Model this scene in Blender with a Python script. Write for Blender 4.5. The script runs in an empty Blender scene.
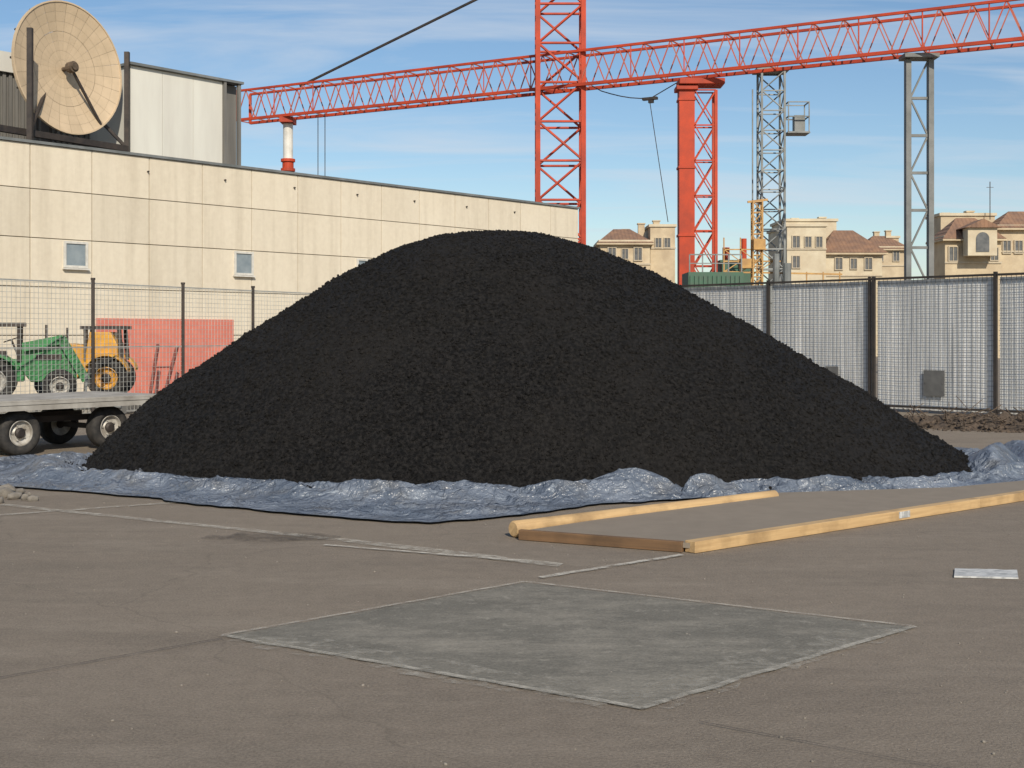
import bpy, math, random
import numpy as np
from mathutils import Vector, Matrix, noise
random.seed(7); rng=np.random.default_rng(7)
scene=bpy.context.scene
COL=scene.collection
F=1300.0; H=1.6
# ------------------------------------------------------------------ materials
def nt(name):
    m=bpy.data.materials.new(name); m.use_nodes=True
    t=m.node_tree; t.nodes.clear()
    o=t.nodes.new('ShaderNodeOutputMaterial'); b=t.nodes.new('ShaderNodeBsdfPrincipled')
    t.links.new(b.outputs[0],o.inputs[0]); return m,t,b,o
def N(t,k,**kw):
    n=t.nodes.new(k)
    for a,v in kw.items():
        if hasattr(n,a): setattr(n,a,v)
        else: n.inputs[a].default_value=v
    return n
def noise_fac(t,scale,detail=6,rough=.6,lo=.35,hi=.65,stretch=None,coord='Object'):
    tc=t.nodes.new('ShaderNodeTexCoord'); mp=t.nodes.new('ShaderNodeMapping')
    t.links.new(tc.outputs[coord],mp.inputs[0])
    if stretch: mp.inputs['Scale'].default_value=stretch
    n=t.nodes.new('ShaderNodeTexNoise'); n.inputs['Scale'].default_value=scale
    n.inputs['Detail'].default_value=detail; n.inputs['Roughness'].default_value=rough
    t.links.new(mp.outputs[0],n.inputs['Vector'])
    r=t.nodes.new('ShaderNodeMapRange'); r.inputs[1].default_value=lo; r.inputs[2].default_value=hi
    t.links.new(n.outputs[0],r.inputs[0]); return r.outputs[0],n.outputs[0],mp.outputs[0]
def mixc(t,fac,a,b,blend='MIX'):
    m=t.nodes.new('ShaderNodeMix'); m.data_type='RGBA'; m.blend_type=blend
    for s,v in ((m.inputs[6],a),(m.inputs[7],b)):
        if isinstance(v,(tuple,list)): s.default_value=(*v[:3],1)
        else: t.links.new(v,s)
    if isinstance(fac,(int,float)): m.inputs[0].default_value=fac
    else: t.links.new(fac,m.inputs[0])
    return m.outputs[2]
def bump(t,b,h,strength=.4,dist=.01):
    bn=t.nodes.new('ShaderNodeBump'); bn.inputs['Strength'].default_value=strength
    bn.inputs['Distance'].default_value=dist
    t.links.new(h,bn.inputs['Height']); t.links.new(bn.outputs[0],b.inputs['Normal'])
def math2(t,op,a,b_):
    n=t.nodes.new('ShaderNodeMath'); n.operation=op
    for s,v in ((n.inputs[0],a),(n.inputs[1],b_)):
        if isinstance(v,(int,float)): s.default_value=v
        else: t.links.new(v,s)
    return n.outputs[0]
def proc(name,c1,c2,scale=3,rough=.7,metal=0,bstr=.2,bscale=40,bdist=.005,stretch=None,lo=.35,hi=.65,attr=False):
    m,t,b,o=nt(name)
    f,_,_=noise_fac(t,scale,stretch=stretch,lo=lo,hi=hi)
    c=mixc(t,f,c1,c2)
    if attr:
        a=t.nodes.new('ShaderNodeVertexColor'); a.layer_name='tint'
        c=mixc(t,1.0,c,a.outputs[0],'MULTIPLY')
    t.links.new(c,b.inputs['Base Color'])
    b.inputs['Roughness'].default_value=rough; b.inputs['Metallic'].default_value=metal
    if bstr:
        _,h,_=noise_fac(t,bscale,stretch=stretch); bump(t,b,h,bstr,bdist)
    return m
M={}
M['red']=proc('crane_red',(.50,.052,.012),(.32,.038,.014),1.2,.7,bstr=.05)
M['jibpale']=proc('crane_faded_red',(.50,.085,.04),(.44,.17,.12),1.5,.65,bstr=.05)
M['white']=proc('white_paint',(.72,.70,.64),(.52,.50,.45),1.2,.6,bstr=.05)
M['deck']=proc('deck_boards',(.42,.40,.36),(.26,.24,.21),3,.8,bstr=.2)
M['steel']=proc('galvanised',(.24,.25,.245),(.15,.16,.155),1.5,.6,.3,bstr=.05)
M['pier']=proc('weathered_steel_grey',(.20,.205,.20),(.13,.135,.13),1.5,.65,.2,bstr=.05)
M['dark']=proc('dark_steel',(.035,.03,.028),(.07,.055,.045),4,.6,.3,bstr=.1)
M['rust']=proc('rusty_post',(.022,.02,.019),(.04,.032,.027),6,.85,bstr=.2)
M['trestle']=proc('red_brown_steel',(.20,.05,.035),(.12,.035,.03),6,.8,bstr=.2)
M['wire']=proc('fence_wire',(.50,.50,.46),(.36,.35,.32),6,.5,.4,bstr=0)
M['wiredark']=proc('fence_wire_dark',(.17,.172,.17),(.25,.252,.25),6,.6,.3,bstr=0)
M['plate']=proc('dark_plate',(.13,.13,.125),(.09,.09,.088),5,.8,bstr=0)
M['rubber']=proc('tyre_rubber',(.018,.018,.018),(.05,.045,.04),12,.85,bstr=.3)
M['rim']=proc('wheel_rim',(.55,.53,.48),(.30,.27,.23),10,.5,.2,bstr=.1)
M['green']=proc('machine_green',(.03,.22,.06),(.05,.15,.06),5,.5,bstr=.05)
M['green2']=proc('container_green',(.05,.13,.08),(.07,.11,.08),3,.7,bstr=.05)
M['yellow']=proc('machine_yellow',(.66,.33,.03),(.46,.23,.04),5,.5,bstr=.05)
M['orange']=proc('machine_orange',(.52,.30,.09),(.36,.20,.07),5,.6,bstr=.05)
M['glass']=proc('window_glass',(.16,.20,.23),(.26,.30,.32),2,.15,bstr=0)
M['darkglass']=proc('window_dark_glass',(.07,.075,.08),(.14,.14,.14),2,.2,bstr=0)
M['frame']=proc('window_frame',(.66,.64,.58),(.52,.50,.45),8,.5,bstr=0)
M['framestucco']=proc('window_surround',(.50,.43,.32),(.42,.35,.25),8,.8,bstr=0)
M['redwall']=proc('red_panel',(.64,.205,.145),(.54,.16,.115),2,.75,bstr=.2,bscale=12)
M['stucco']=proc('stucco_beige',(.56,.46,.31),(.42,.33,.22),.9,.85,bstr=.2,bscale=20)
M['stucco2']=proc('stucco_cream',(.60,.53,.39),(.48,.40,.28),.9,.85,bstr=.2,bscale=20)
M['roofdark']=proc('flat_roof',(.12,.11,.10),(.2,.18,.16),1,.9)
M['plinth']=proc('concrete_plinth',(.30,.28,.24),(.22,.20,.17),2,.9)
M['dirt']=proc('dirt',(.13,.095,.068),(.06,.045,.033),5,.95,bstr=.9,bscale=30,bdist=.03)
M['bark']=proc('branch',(.14,.10,.07),(.06,.045,.03),8,.9)
M['rubble']=proc('rubble',(.27,.24,.20),(.15,.133,.11),9,.95,bstr=.6,bscale=40)
M['paper']=proc('white_sheet',(.55,.55,.53),(.33,.335,.33),13,.8,bstr=.15,bscale=12,bdist=.006,lo=.45,hi=.58,stretch=(1,3,1))
def rooftile():
    m,t,b,o=nt('terracotta_tiles')
    f,_,v=noise_fac(t,1.5)
    w=N(t,'ShaderNodeTexWave'); w.bands_direction='X'; w.inputs['Scale'].default_value=1.1; w.inputs['Distortion'].default_value=.5
    t.links.new(v,w.inputs[0])
    c=mixc(t,f,(.29,.165,.10),(.19,.115,.08)); t.links.new(c,b.inputs['Base Color'])
    b.inputs['Roughness'].default_value=.9; bump(t,b,w.outputs[1],.6,.06); return m
M['tile']=rooftile()
def wallmat():
    m,t,b,o=nt('concrete_panels')
    f,_,_=noise_fac(t,.6,detail=8)
    c=mixc(t,f,(.70,.63,.50),(.63,.555,.43))
    s,_,_=noise_fac(t,1.0,detail=5,stretch=(3,3,.22),lo=.48,hi=.78)
    c=mixc(t,s,c,(.46,.395,.295))
    f2,_,_=noise_fac(t,7,detail=6,lo=.3,hi=.7)
    c=mixc(t,.5,c,mixc(t,f2,(.60,.53,.415),(.70,.63,.50)))
    a=t.nodes.new('ShaderNodeVertexColor'); a.layer_name='tint'
    c=mixc(t,1.0,c,a.outputs[0],'MULTIPLY')
    t.links.new(c,b.inputs['Base Color']); b.inputs['Roughness'].default_value=.9
    _,h,_=noise_fac(t,25); bump(t,b,h,.3,.01); return m
M['panel']=wallmat()
M['joint']=proc('joint',(.34,.29,.22),(.26,.22,.17),3,.9)
M['cladwhite']=proc('white_cladding',(.66,.65,.58),(.56,.54,.48),.6,.7,stretch=(2,2,.3),bstr=.1)
M['cladgrey']=proc('grey_cladding',(.20,.19,.17),(.13,.125,.115),1,.6,stretch=(3,3,.3),bstr=.1)
M['dish']=proc('dish_beige',(.58,.45,.30),(.49,.38,.25),1.5,.6,bstr=.1,attr=True)
def sheetmat():
    m,t,b,o=nt('corrugated_sheet')
    f,_,_=noise_fac(t,1.1,detail=6,stretch=(2.2,2.2,.35),lo=.3,hi=.7)
    c=mixc(t,f,(.66,.67,.665),(.50,.515,.52))
    s,_,_=noise_fac(t,2.4,detail=6,stretch=(4,4,.14),lo=.48,hi=.64)
    c=mixc(t,s,c,(.86,.86,.84))
    s2,_,_=noise_fac(t,3.1,detail=6,stretch=(5,5,.12),lo=.56,hi=.70)
    c=mixc(t,s2,c,(.42,.43,.43))
    t.links.new(c,b.inputs['Base Color']); b.inputs['Roughness'].default_value=.75
    return m
M['sheet']=sheetmat()
def tarpmat():
    m,t,b,o=nt('blue_grey_plastic')
    f,_,v=noise_fac(t,1.3,detail=7)
    c=mixc(t,f,(.095,.116,.150),(.19,.216,.258))
    g,_,_=noise_fac(t,2.5,detail=8,lo=.50,hi=.72)
    c=mixc(t,g,c,(.13,.13,.13))
    g2,_,_=noise_fac(t,8,detail=8,rough=.7,lo=.56,hi=.72,stretch=(.7,1.5,1))
    c=mixc(t,g2,c,(.34,.375,.41))
    def ridged(sc,d=2):
        n=N(t,'ShaderNodeTexNoise'); n.inputs['Scale'].default_value=sc; n.inputs['Detail'].default_value=d; n.inputs['Distortion'].default_value=.9; t.links.new(v,n.inputs[0])
        a=math2(t,'SUBTRACT',n.outputs[0],.5); a=math2(t,'ABSOLUTE',a,0); return math2(t,'MULTIPLY',a,-2.0)
    h=math2(t,'ADD',ridged(2.6),math2(t,'MULTIPLY',ridged(6.5),.7)); h=math2(t,'ADD',h,math2(t,'MULTIPLY',ridged(15),.35))
    t.links.new(c,b.inputs['Base Color']); b.inputs['Roughness'].default_value=.32
    b.inputs['Specular IOR Level'].default_value=.6
    bump(t,b,h,.75,.08); return m
M['tarp']=tarpmat()
def pilemat():
    m,t,b,o=nt('black_gravel')
    f,_,v=noise_fac(t,26,detail=7,lo=.42,hi=.64)
    c=mixc(t,f,(.0035,.0032,.003),(.0245,.0222,.020))
    g,_,_=noise_fac(t,.7,detail=4,lo=.4,hi=.7)
    c=mixc(t,g,c,mixc(t,.45,c,(.024,.0210,.018)))
    t.links.new(c,b.inputs['Base Color']); b.inputs['Roughness'].default_value=.7
    b.inputs['Specular IOR Level'].default_value=.22
    n3=N(t,'ShaderNodeTexNoise'); n3.inputs['Scale'].default_value=80; n3.inputs['Detail'].default_value=6;n3.inputs['Roughness'].default_value=.7
    t.links.new(v,n3.inputs[0]); bump(t,b,n3.outputs[0],1.0,.03); return m
M['pile']=pilemat()
def groundmat():
    m,t,b,o=nt('worn_pavement')
    f,_,v=noise_fac(t,.30,detail=8,rough=.6,lo=.40,hi=.60)
    c=mixc(t,f,(.285,.232,.177),(.205,.167,.128))
    st,_,_=noise_fac(t,.8,detail=9,rough=.7,stretch=(.45,1.7,1),lo=.47,hi=.65)
    c=mixc(t,st,c,(.142,.116,.090))
    li,_,_=noise_fac(t,1.1,detail=9,rough=.7,stretch=(.4,1.7,1),lo=.52,hi=.70)
    c=mixc(t,li,c,(.37,.312,.245))
    md,_,_=noise_fac(t,8,detail=9,rough=.8,lo=.36,hi=.64)
    c=mixc(t,.4,c,mixc(t,md,(.125,.101,.078),(.34,.283,.22)))
    sp,_,_=noise_fac(t,70,detail=8,rough=.85,lo=.36,hi=.64)
    c=mixc(t,.5,c,mixc(t,sp,(.08,.065,.05),(.40,.337,.265)))
    n2=N(t,'ShaderNodeTexNoise'); n2.inputs['Scale'].default_value=1.2; n2.inputs['Detail'].default_value=6; t.links.new(v,n2.inputs[0])
    ad=N(t,'ShaderNodeVectorMath',operation='MULTIPLY_ADD'); ad.inputs[1].default_value=(.9,.9,.9)
    t.links.new(n2.outputs[1],ad.inputs[0]); t.links.new(v,ad.inputs[2])
    vc=N(t,'ShaderNodeTexVoronoi'); vc.feature='DISTANCE_TO_EDGE'; vc.inputs['Scale'].default_value=.16; t.links.new(ad.outputs[0],vc.inputs[0])
    lt=N(t,'ShaderNodeMapRange'); lt.inputs[1].default_value=0; lt.inputs[2].default_value=.0022; lt.inputs[3].default_value=.25; lt.inputs[4].default_value=0
    t.links.new(vc.outputs[0],lt.inputs[0])
    c=mixc(t,lt.outputs[0],c,(.08,.066,.052))
    t.links.new(c,b.inputs['Base Color']); b.inputs['Roughness'].default_value=.9; b.inputs['Specular IOR Level'].default_value=.25
    n3=N(t,'ShaderNodeTexNoise'); n3.inputs['Scale'].default_value=60; n3.inputs['Detail'].default_value=6; n3.inputs['Roughness'].default_value=.75
    t.links.new(v,n3.inputs[0]); bump(t,b,n3.outputs[0],.7,.015); return m
M['ground']=groundmat()
def patchmat():
    m,t,b,o=nt('grey_patch')
    f,_,v=noise_fac(t,1.6,detail=9,rough=.7)
    c=mixc(t,f,(.180,.168,.140),(.125,.117,.098))
    st,_,_=noise_fac(t,1.8,detail=12,rough=.82,stretch=(.6,1.3,1),lo=.46,hi=.64)
    c=mixc(t,st,c,(.31,.282,.232))
    s3,_,_=noise_fac(t,10,detail=9,rough=.8,lo=.54,hi=.68)
    c=mixc(t,s3,c,(.40,.368,.31))
    d3,_,_=noise_fac(t,5,detail=9,rough=.8,lo=.56,hi=.70)
    c=mixc(t,d3,c,(.10,.095,.08))
    sp,_,_=noise_fac(t,70,detail=6,rough=.8)
    c=mixc(t,.35,c,mixc(t,sp,(.075,.07,.058),(.30,.277,.23)))
    t.links.new(c,b.inputs['Base Color']); b.inputs['Roughness'].default_value=.9;b.inputs['Specular IOR Level'].default_value=.2
    n3=N(t,'ShaderNodeTexNoise'); n3.inputs['Scale'].default_value=50; t.links.new(v,n3.inputs[0]); bump(t,b,n3.outputs[0],.4,.01); return m
M['patch']=patchmat()
def fadedmat(name,col,scale=9,lo=.42,hi=.62,amax=.7):
    m,t,b,o=nt(name)
    b.inputs['Base Color'].default_value=(*col,1); b.inputs['Roughness'].default_value=.85
    f,_,_=noise_fac(t,scale,detail=9,rough=.8,lo=lo,hi=hi)
    ml=N(t,'ShaderNodeMath',operation='MULTIPLY'); ml.inputs[1].default_value=amax; t.links.new(f,ml.inputs[0])
    t.links.new(ml.outputs[0],b.inputs['Alpha']); return m
M['line']=fadedmat('faded_white_paint',(.60,.56,.48),lo=.38,hi=.58,amax=.8)
M['lineweak']=fadedmat('worn_white_paint',(.54,.50,.42),lo=.39,hi=.62,amax=.7)
M['scuff']=fadedmat('pale_scuffs',(.48,.445,.375),scale=5,lo=.48,hi=.68,amax=.65)
M['seam']=fadedmat('dark_seam',(.05,.042,.034),scale=5,lo=.3,hi=.55,amax=.5)
M['oil']=fadedmat('oil_stain',(.07,.058,.045),scale=3,lo=.42,hi=.60,amax=.55)
def woodmat(name,c1,c2):
    m,t,b,o=nt(name)
    f,h,v=noise_fac(t,1.0,detail=8,stretch=(2,38,38),lo=.3,hi=.7)
    c=mixc(t,f,c1,c2)
    g,_,_=noise_fac(t,2.2,detail=6,lo=.5,hi=.75); c=mixc(t,g,c,tuple(x*.6 for x in c2))
    t.links.new(c,b.inputs['Base Color']); b.inputs['Roughness'].default_value=.7; bump(t,b,h,.3,.004); return m
M['wood']=woodmat('new_timber',(.60,.41,.20),(.44,.28,.13))
M['wooddark']=woodmat('old_timber',(.20,.11,.05),(.12,.07,.035))
M['ply']=proc('dusty_plywood',(.255,.212,.163),(.205,.17,.13),5,.95,bstr=.1,bscale=80,lo=.2,hi=.8)
# ------------------------------------------------------------------ mesh builder
class MB:
    def __init__(s): s.v=[];s.f=[];s.mi=[];s.tint=[]
    def add(s,vs,fs,mi=0,tint=1.0):
        o=len(s.v); s.v+= [tuple(v) for v in vs]; s.f+=[tuple(i+o for i in f) for f in fs]; s.mi+=[mi]*len(fs); s.tint+=[tint]*len(fs)
    def frame_box(s,c,ax,ay,az,dx,dy,dz,mi=0,tint=1.0):
        c=Vector(c); vs=[]
        for k in (-1,1):
            for j in (-1,1):
                for i in (-1,1): vs.append(c+ax*(i*dx/2)+ay*(j*dy/2)+az*(k*dz/2))
        s.add(vs,[(0,2,3,1),(4,5,7,6),(0,1,5,4),(2,6,7,3),(0,4,6,2),(1,3,7,5)],mi,tint)
    def box(s,c,d,yaw=0,mi=0,tint=1.0):
        a=Vector((math.cos(yaw),math.sin(yaw),0)); b=Vector((-math.sin(yaw),math.cos(yaw),0))
        s.frame_box(c,a,b,Vector((0,0,1)),*d,mi=mi,tint=tint)
    def beam(s,p,q,w,h=None,mi=0,up=(0,0,1)):
        h=h or w; p=Vector(p);q=Vector(q); d=q-p; L=d.length
        if L<1e-6: return
        d/=L; u=Vector(up)
        if abs(d.dot(u))>.98: u=Vector((1,0,0))
        a=d.cross(u).normalized(); b=a.cross(d).normalized()
        s.frame_box((p+q)/2,d,a,b,L,w,h,mi=mi)
    def lathe(s,prof,c,axis,n=24,mi=0,close=False):
        c=Vector(c); ax=Vector(axis).normalized(); u=Vector((0,0,1))
        if abs(ax.dot(u))>.95: u=Vector((1,0,0))
        a=ax.cross(u).normalized(); b=ax.cross(a).normalized(); vs=[];fs=[]
        for r,x in prof:
            for i in range(n):
                th=2*math.pi*i/n; vs.append(c+ax*x+a*(r*math.cos(th))+b*(r*math.sin(th)))
        m=len(prof)
        for j in range(m-1 if not close else m):
            j2=(j+1)%m
            for i in range(n):
                i2=(i+1)%n; fs.append((j*n+i,j*n+i2,j2*n+i2,j2*n+i))
        s.add(vs,fs,mi)
    def cyl(s,p,q,r,n=10,mi=0,r2=None):
        p=Vector(p);q=Vector(q);L=(q-p).length; r2=r if r2 is None else r2
        s.lathe([(0.0001,0),(r,0),(r2,L),(0.0001,L)],p,q-p,n,mi)
    def obj(s,name,mats,root=None,smooth=False,bevel=0,parent=None,autos=False):
        L=Vector(root['_o']) if root is not None else Vector((0,0,0))
        me=bpy.data.meshes.new(name); me.from_pydata([tuple(Vector(v)-L) for v in s.v],[],s.f)
        if not isinstance(mats,(list,tuple)): mats=[mats]
        for m in mats: me.materials.append(M[m])
        me.polygons.foreach_set('material_index',s.mi)
        ca=me.color_attributes.new('tint','FLOAT_COLOR','CORNER')
        arr=[]
        for p,tv in zip(me.polygons,s.tint): arr+= [tv,tv,tv,1.0]*p.loop_total
        ca.data.foreach_set('color',arr)
        if smooth: me.polygons.foreach_set('use_smooth',[True]*len(me.polygons))
        me.update(); ob=bpy.data.objects.new(name,me); COL.objects.link(ob)
        if root is not None: ob.parent=parent or root
        if bevel:
            b=ob.modifiers.new('b','BEVEL'); b.width=bevel; b.segments=2; b.limit_method='ANGLE'
        return ob
def top(name,loc,label,cat,group=None):
    e=bpy.data.objects.new(name,None); e.location=loc; e.empty_display_size=.3; COL.objects.link(e)
    e['_o']=tuple(loc); e['label']=label; e['category']=cat
    if group: e['group']=group
    return e
def tag(o,label,cat,group=None):
    o['label']=label;o['category']=cat
    if group:o['group']=group
def recenter(ob):
    me=ob.data; n=len(me.vertices); co=np.empty(n*3); me.vertices.foreach_get('co',co); co=co.reshape(-1,3)
    c=(co.min(0)+co.max(0))/2; c[2]=0; me.vertices.foreach_set('co',(co-c).ravel()); ob.location=Vector(c)+ob.location; me.update()
def structure(o): o['kind']='structure'
def lattice(mb,p0,p1,side,up,w,h,n,cr,br,mi=0,bmi=0,faces=(1,1,1,1)):
    p0=Vector(p0);p1=Vector(p1);side=Vector(side).normalized();up=Vector(up).normalized(); d=(p1-p0)
    offs=[side*(-w/2)+up*(-h/2),side*(w/2)+up*(-h/2),side*(w/2)+up*(h/2),side*(-w/2)+up*(h/2)]
    for o in offs: mb.beam(p0+o,p1+o,cr,cr,mi,up=up)
    for k in range(4):
        if not faces[k]: continue
        a=offs[k];b=offs[(k+1)%4]
        for i in range(n+1):
            t=p0+d*(i/n); mb.beam(t+a,t+b,br,br,bmi,up=(.3,.2,.9))
            if i<n:
                t2=p0+d*((i+1)/n); x,y=(a,b) if i%2==0 else (b,a)
                mb.beam(t+x,t2+y,br,br,bmi,up=(.3,.2,.9))
def gp(px,py,z=0):
    Y=F*(H-z)/(py-335.0); return Vector(((px-512)*Y/F,Y,z))
def px_at(px,py,Y): return Vector(((px-512)*Y/F,Y,H+(335-py)*Y/F))
# ------------------------------------------------------------------ ground
me=bpy.data.meshes.new('ground'); me.from_pydata([(-1500,-60,0),(1500,-60,0),(1500,2500,0),(-1500,2500,0)],[],[(0,1,2,3)]); me.materials.append(M['ground'])
g=bpy.data.objects.new('ground',me); COL.objects.link(g); structure(g)
def flat(name,pts,z,mat,jit=0,sub=1):
    P=[Vector(p) for p in pts]; out=[]
    for i in range(len(P)):
        a=P[i];b=P[(i+1)%len(P)]
        for k in range(sub):
            q=a.lerp(b,k/sub)
            if jit: q=q+Vector((noise.noise(Vector((q.x*5,q.y*5,1))),noise.noise(Vector((q.x*5,q.y*5,7))),0))*jit
            out.append((q.x,q.y,z))
    me=bpy.data.meshes.new(name); me.from_pydata(out,[],[tuple(range(len(out)))]); me.materials.append(M[mat])
    o=bpy.data.objects.new(name,me); COL.objects.link(o); structure(o); return o
pL,pB,pR,pT=[Vector(v) for v in (gp(222,637),gp(642,710),gp(914,628),gp(525,583))]
flat('pavement_patch',[pL,pB,pR,pT],.004,'patch',.03,40)
def strip(name,a,b,w,z,mat):
    a=Vector(a);b=Vector(b);d=(b-a).normalized();s=Vector((-d.y,d.x,0))*(w/2)
    return flat(name,[a-s,b-s,b+s,a+s],z,mat,w*.25,24)
strip('pavement_marking',pL,pB,.040,.012,'lineweak'); strip('pavement_marking',pB,pR,.040,.012,'lineweak')
strip('pavement_marking',pL,pT,.03,.012,'lineweak'); strip('pavement_marking',pR,pT,.03,.012,'lineweak')
pc0=(pL+pB+pR+pT)/4
strip('pavement_scuff',pL.lerp(pc0,.06),pB.lerp(pc0,.06),.30,.008,'scuff'); strip('pavement_scuff',pB.lerp(pc0,.08),pR.lerp(pc0,.08),.30,.008,'scuff')
strip('pavement_marking',gp(540,579),gp(682,556),.06,.012,'line')
strip('pavement_marking',gp(0,505),gp(345,541),.11,.008,'lineweak')
strip('pavement_marking',gp(345,541),gp(560,566),.14,.008,'lineweak')
strip('pavement_marking',gp(-60,520),gp(220,500),.09,.008,'lineweak')
strip('pavement_marking',gp(325,546),gp(520,562),.05,.012,'line')
strip('pavement_seam',gp(-60,690),gp(222,640),.018,.012,'seam')
strip('pavement_seam',gp(700,724),gp(1100,800),.012,.012,'seam')
ce=gp(270,538); flat('pavement_stain',[ce+Vector((math.cos(a)*.55,math.sin(a)*.22,0)) for a in np.linspace(0,6.283,24)[:-1]],.010,'oil',.15,2)
# ------------------------------------------------------------------ rocks helper
PH=(1+5**.5)/2
ICO=np.array([(-1,PH,0),(1,PH,0),(-1,-PH,0),(1,-PH,0),(0,-1,PH),(0,1,PH),(0,-1,-PH),(0,1,-PH),(PH,0,-1),(PH,0,1),(-PH,0,-1),(-PH,0,1)])/1.902
ICF=np.array([(0,11,5),(0,5,1),(0,1,7),(0,7,10),(0,10,11),(1,5,9),(5,11,4),(11,10,2),(10,7,6),(7,1,8),(3,9,4),(3,4,2),(3,2,6),(3,6,8),(3,8,9),(4,9,5),(2,4,11),(6,2,10),(8,6,7),(9,8,1)])
def rocks(pos,size,flatz=.7):
    n=len(pos); j=ICO[None]*(1+rng.uniform(-.3,.3,(n,12,1)))*rng.uniform(.7,1.25,(n,1,3))
    th=rng.uniform(0,6.28,n); c,s=np.cos(th),np.sin(th)
    x=j[:,:,0]*c[:,None]-j[:,:,1]*s[:,None]; y=j[:,:,0]*s[:,None]+j[:,:,1]*c[:,None]
    v=np.stack([x,y,j[:,:,2]*flatz],2)*size[:,None,None]+pos[:,None,:]
    f=ICF[None]+12*np.arange(n)[:,None,None]
    return v.reshape(-1,3),f.reshape(-1,3)
def npmesh(name,v,f,mat):
    me=bpy.data.meshes.new(name); me.vertices.add(len(v)); me.vertices.foreach_set('co',v.ravel().astype(np.float32))
    k=f.shape[1]; me.loops.add(f.size); me.loops.foreach_set('vertex_index',f.ravel().astype(np.int32))
    me.polygons.add(len(f)); me.polygons.foreach_set('loop_start',np.arange(0,f.size,k,dtype=np.int32)); me.polygons.foreach_set('loop_total',np.full(len(f),k,dtype=np.int32))
    me.materials.append(M[mat]); me.update(calc_edges=True); me.validate(); o=bpy.data.objects.new(name,me); COL.objects.link(o); return o
# ------------------------------------------------------------------ black pile
LP=np.array([(0,2.97),(.5,2.95),(.94,2.88),(1.46,2.72),(2.12,2.40),(2.77,1.99),(3.43,1.53),(4.08,1.07),(4.6,.62),(4.9,.32),(5.18,0),(6.4,-1.1)])
RP=np.array([(0,2.97),(.5,2.92),(1.15,2.74),(1.8,2.43),(2.46,2.05),(3.11,1.70),(3.77,1.31),(4.42,.89),(5.0,.46),(5.35,.22),(5.70,0),(6.9,-1.0)])
def pile_h(x,y):
    xx=x+.05; yy=y-(17-1.0*(np.abs(x)/5.5)**2.5)
    k=np.where(yy<0,1.40,1.35); r=np.sqrt(xx**2+(yy*k)**2)
    w=np.clip(.5+.5*xx/np.maximum(r,1e-3),0,1)
    return (1-w)*np.interp(r,LP[:,0],LP[:,1])+w*np.interp(r,RP[:,0],RP[:,1])
def pile_n(x,y,z):
    a=noise.noise(Vector((x*.55,y*.55,3)))*.08+noise.noise(Vector((x*1.7,y*1.7,9)))*.03
    b=noise.noise(Vector((x*8,y*8,1)))*.010+noise.noise(Vector((x*21,y*21,5)))*.011+noise.noise(Vector((x*45,y*45,5)))*.010
    e=min(1,max(0,(3.1-z)/.6))
    return a*(.3+.7*e)+b
dx=.03
xs=np.arange(-6.3,6.5,dx); ys=np.arange(12.4,21.6,dx)
X,Yg=np.meshgrid(xs,ys); Z=pile_h(X,Yg)
keep=Z>-.25
nz=np.zeros_like(Z)
for (i,j) in zip(*np.nonzero(keep)): nz[i,j]=pile_n(X[i,j],Yg[i,j],Z[i,j])
Z2=Z+nz
idx=-np.ones(Z.shape,int); idx[keep]=np.arange(keep.sum())
V=np.stack([X[keep],Yg[keep],np.maximum(Z2[keep],-.05)],1)
q=np.stack([idx[:-1,:-1],idx[:-1,1:],idx[1:,1:],idx[1:,:-1]],2).reshape(-1,4); q=q[(q>=0).all(1)]
n=58000
cx=rng.uniform(-5.8,6.0,n); cy=rng.uniform(12.7,18.2,n); cz=pile_h(cx,cy)
ok=cz>.0; cx,cy,cz=cx[ok],cy[ok],cz[ok]
cz=cz+np.array([pile_n(a,b,c) for a,b,c in zip(cx,cy,cz)])
sz=np.clip(rng.lognormal(-4.66,.42,len(cx)),.005,.030)
sz=np.where(cz>2.6,np.minimum(sz,.014),sz)
rv,rf=rocks(np.stack([cx,cy,cz+sz*.2],1),sz,1.0)
n=1500; th=rng.uniform(-math.pi,0.15,n); pc=[]
for a in th:
    rr=2.5
    while pile_h(np.array(math.cos(a)*rr),np.array(17+math.sin(a)*rr))>0 and rr<6.5: rr+=.06
    rr+=abs(rng.normal(0,.10)); pc.append((math.cos(a)*rr,17+math.sin(a)*rr,.05))
rv2,rf2=rocks(np.array(pc),np.clip(rng.lognormal(-4.6,.4,n),.006,.025),.8)
q3=np.concatenate([q[:,[0,1,2]],q[:,[0,2,3]]])
pile=npmesh('gravel_pile',np.concatenate([V,rv,rv2]),np.concatenate([q3,rf+len(V),rf2+len(V)+len(rv)]),'pile')
recenter(pile); tag(pile,'large black mound of fine gravel heaped on a plastic sheet','gravel pile')
# ------------------------------------------------------------------ tarp
out=[(-7.2,15.2),(-5.5,13.75),(-4.66,13.3),(-3.55,12.66),(-2.4,11.85),(-1.5,11.30),(-.69,10.95),(-.28,11.12),(.16,11.55),(.84,12.18),(1.84,12.60),(2.84,12.80),(3.9,13.05),(4.6,13.3),(5.5,13.75),(6.9,14.6),(7.4,16.3),(6.6,17.5),(4.4,20.2),(0,21.2),(-3.6,20.4),(-4.6,18.6),(-5.3,17.2),(-7.2,16.5)]
oa=np.array([math.atan2(y-17,x) for x,y in out]); orr=np.array([math.hypot(x,y-17) for x,y in out])
o_=np.argsort(oa); oa=oa[o_]; orr=orr[o_]; oa=np.concatenate([[oa[-1]-2*math.pi],oa,[oa[0]+2*math.pi]]); orr=np.concatenate([[orr[-1]],orr,[orr[0]]])
NT,NR=2100,110
def base_r(ct,st):
    rr=1.0
    for _ in range(130):
        if pile_h(np.array(ct*rr),np.array(17+st*rr))<.03: break
        rr+=.05
    return rr
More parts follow.
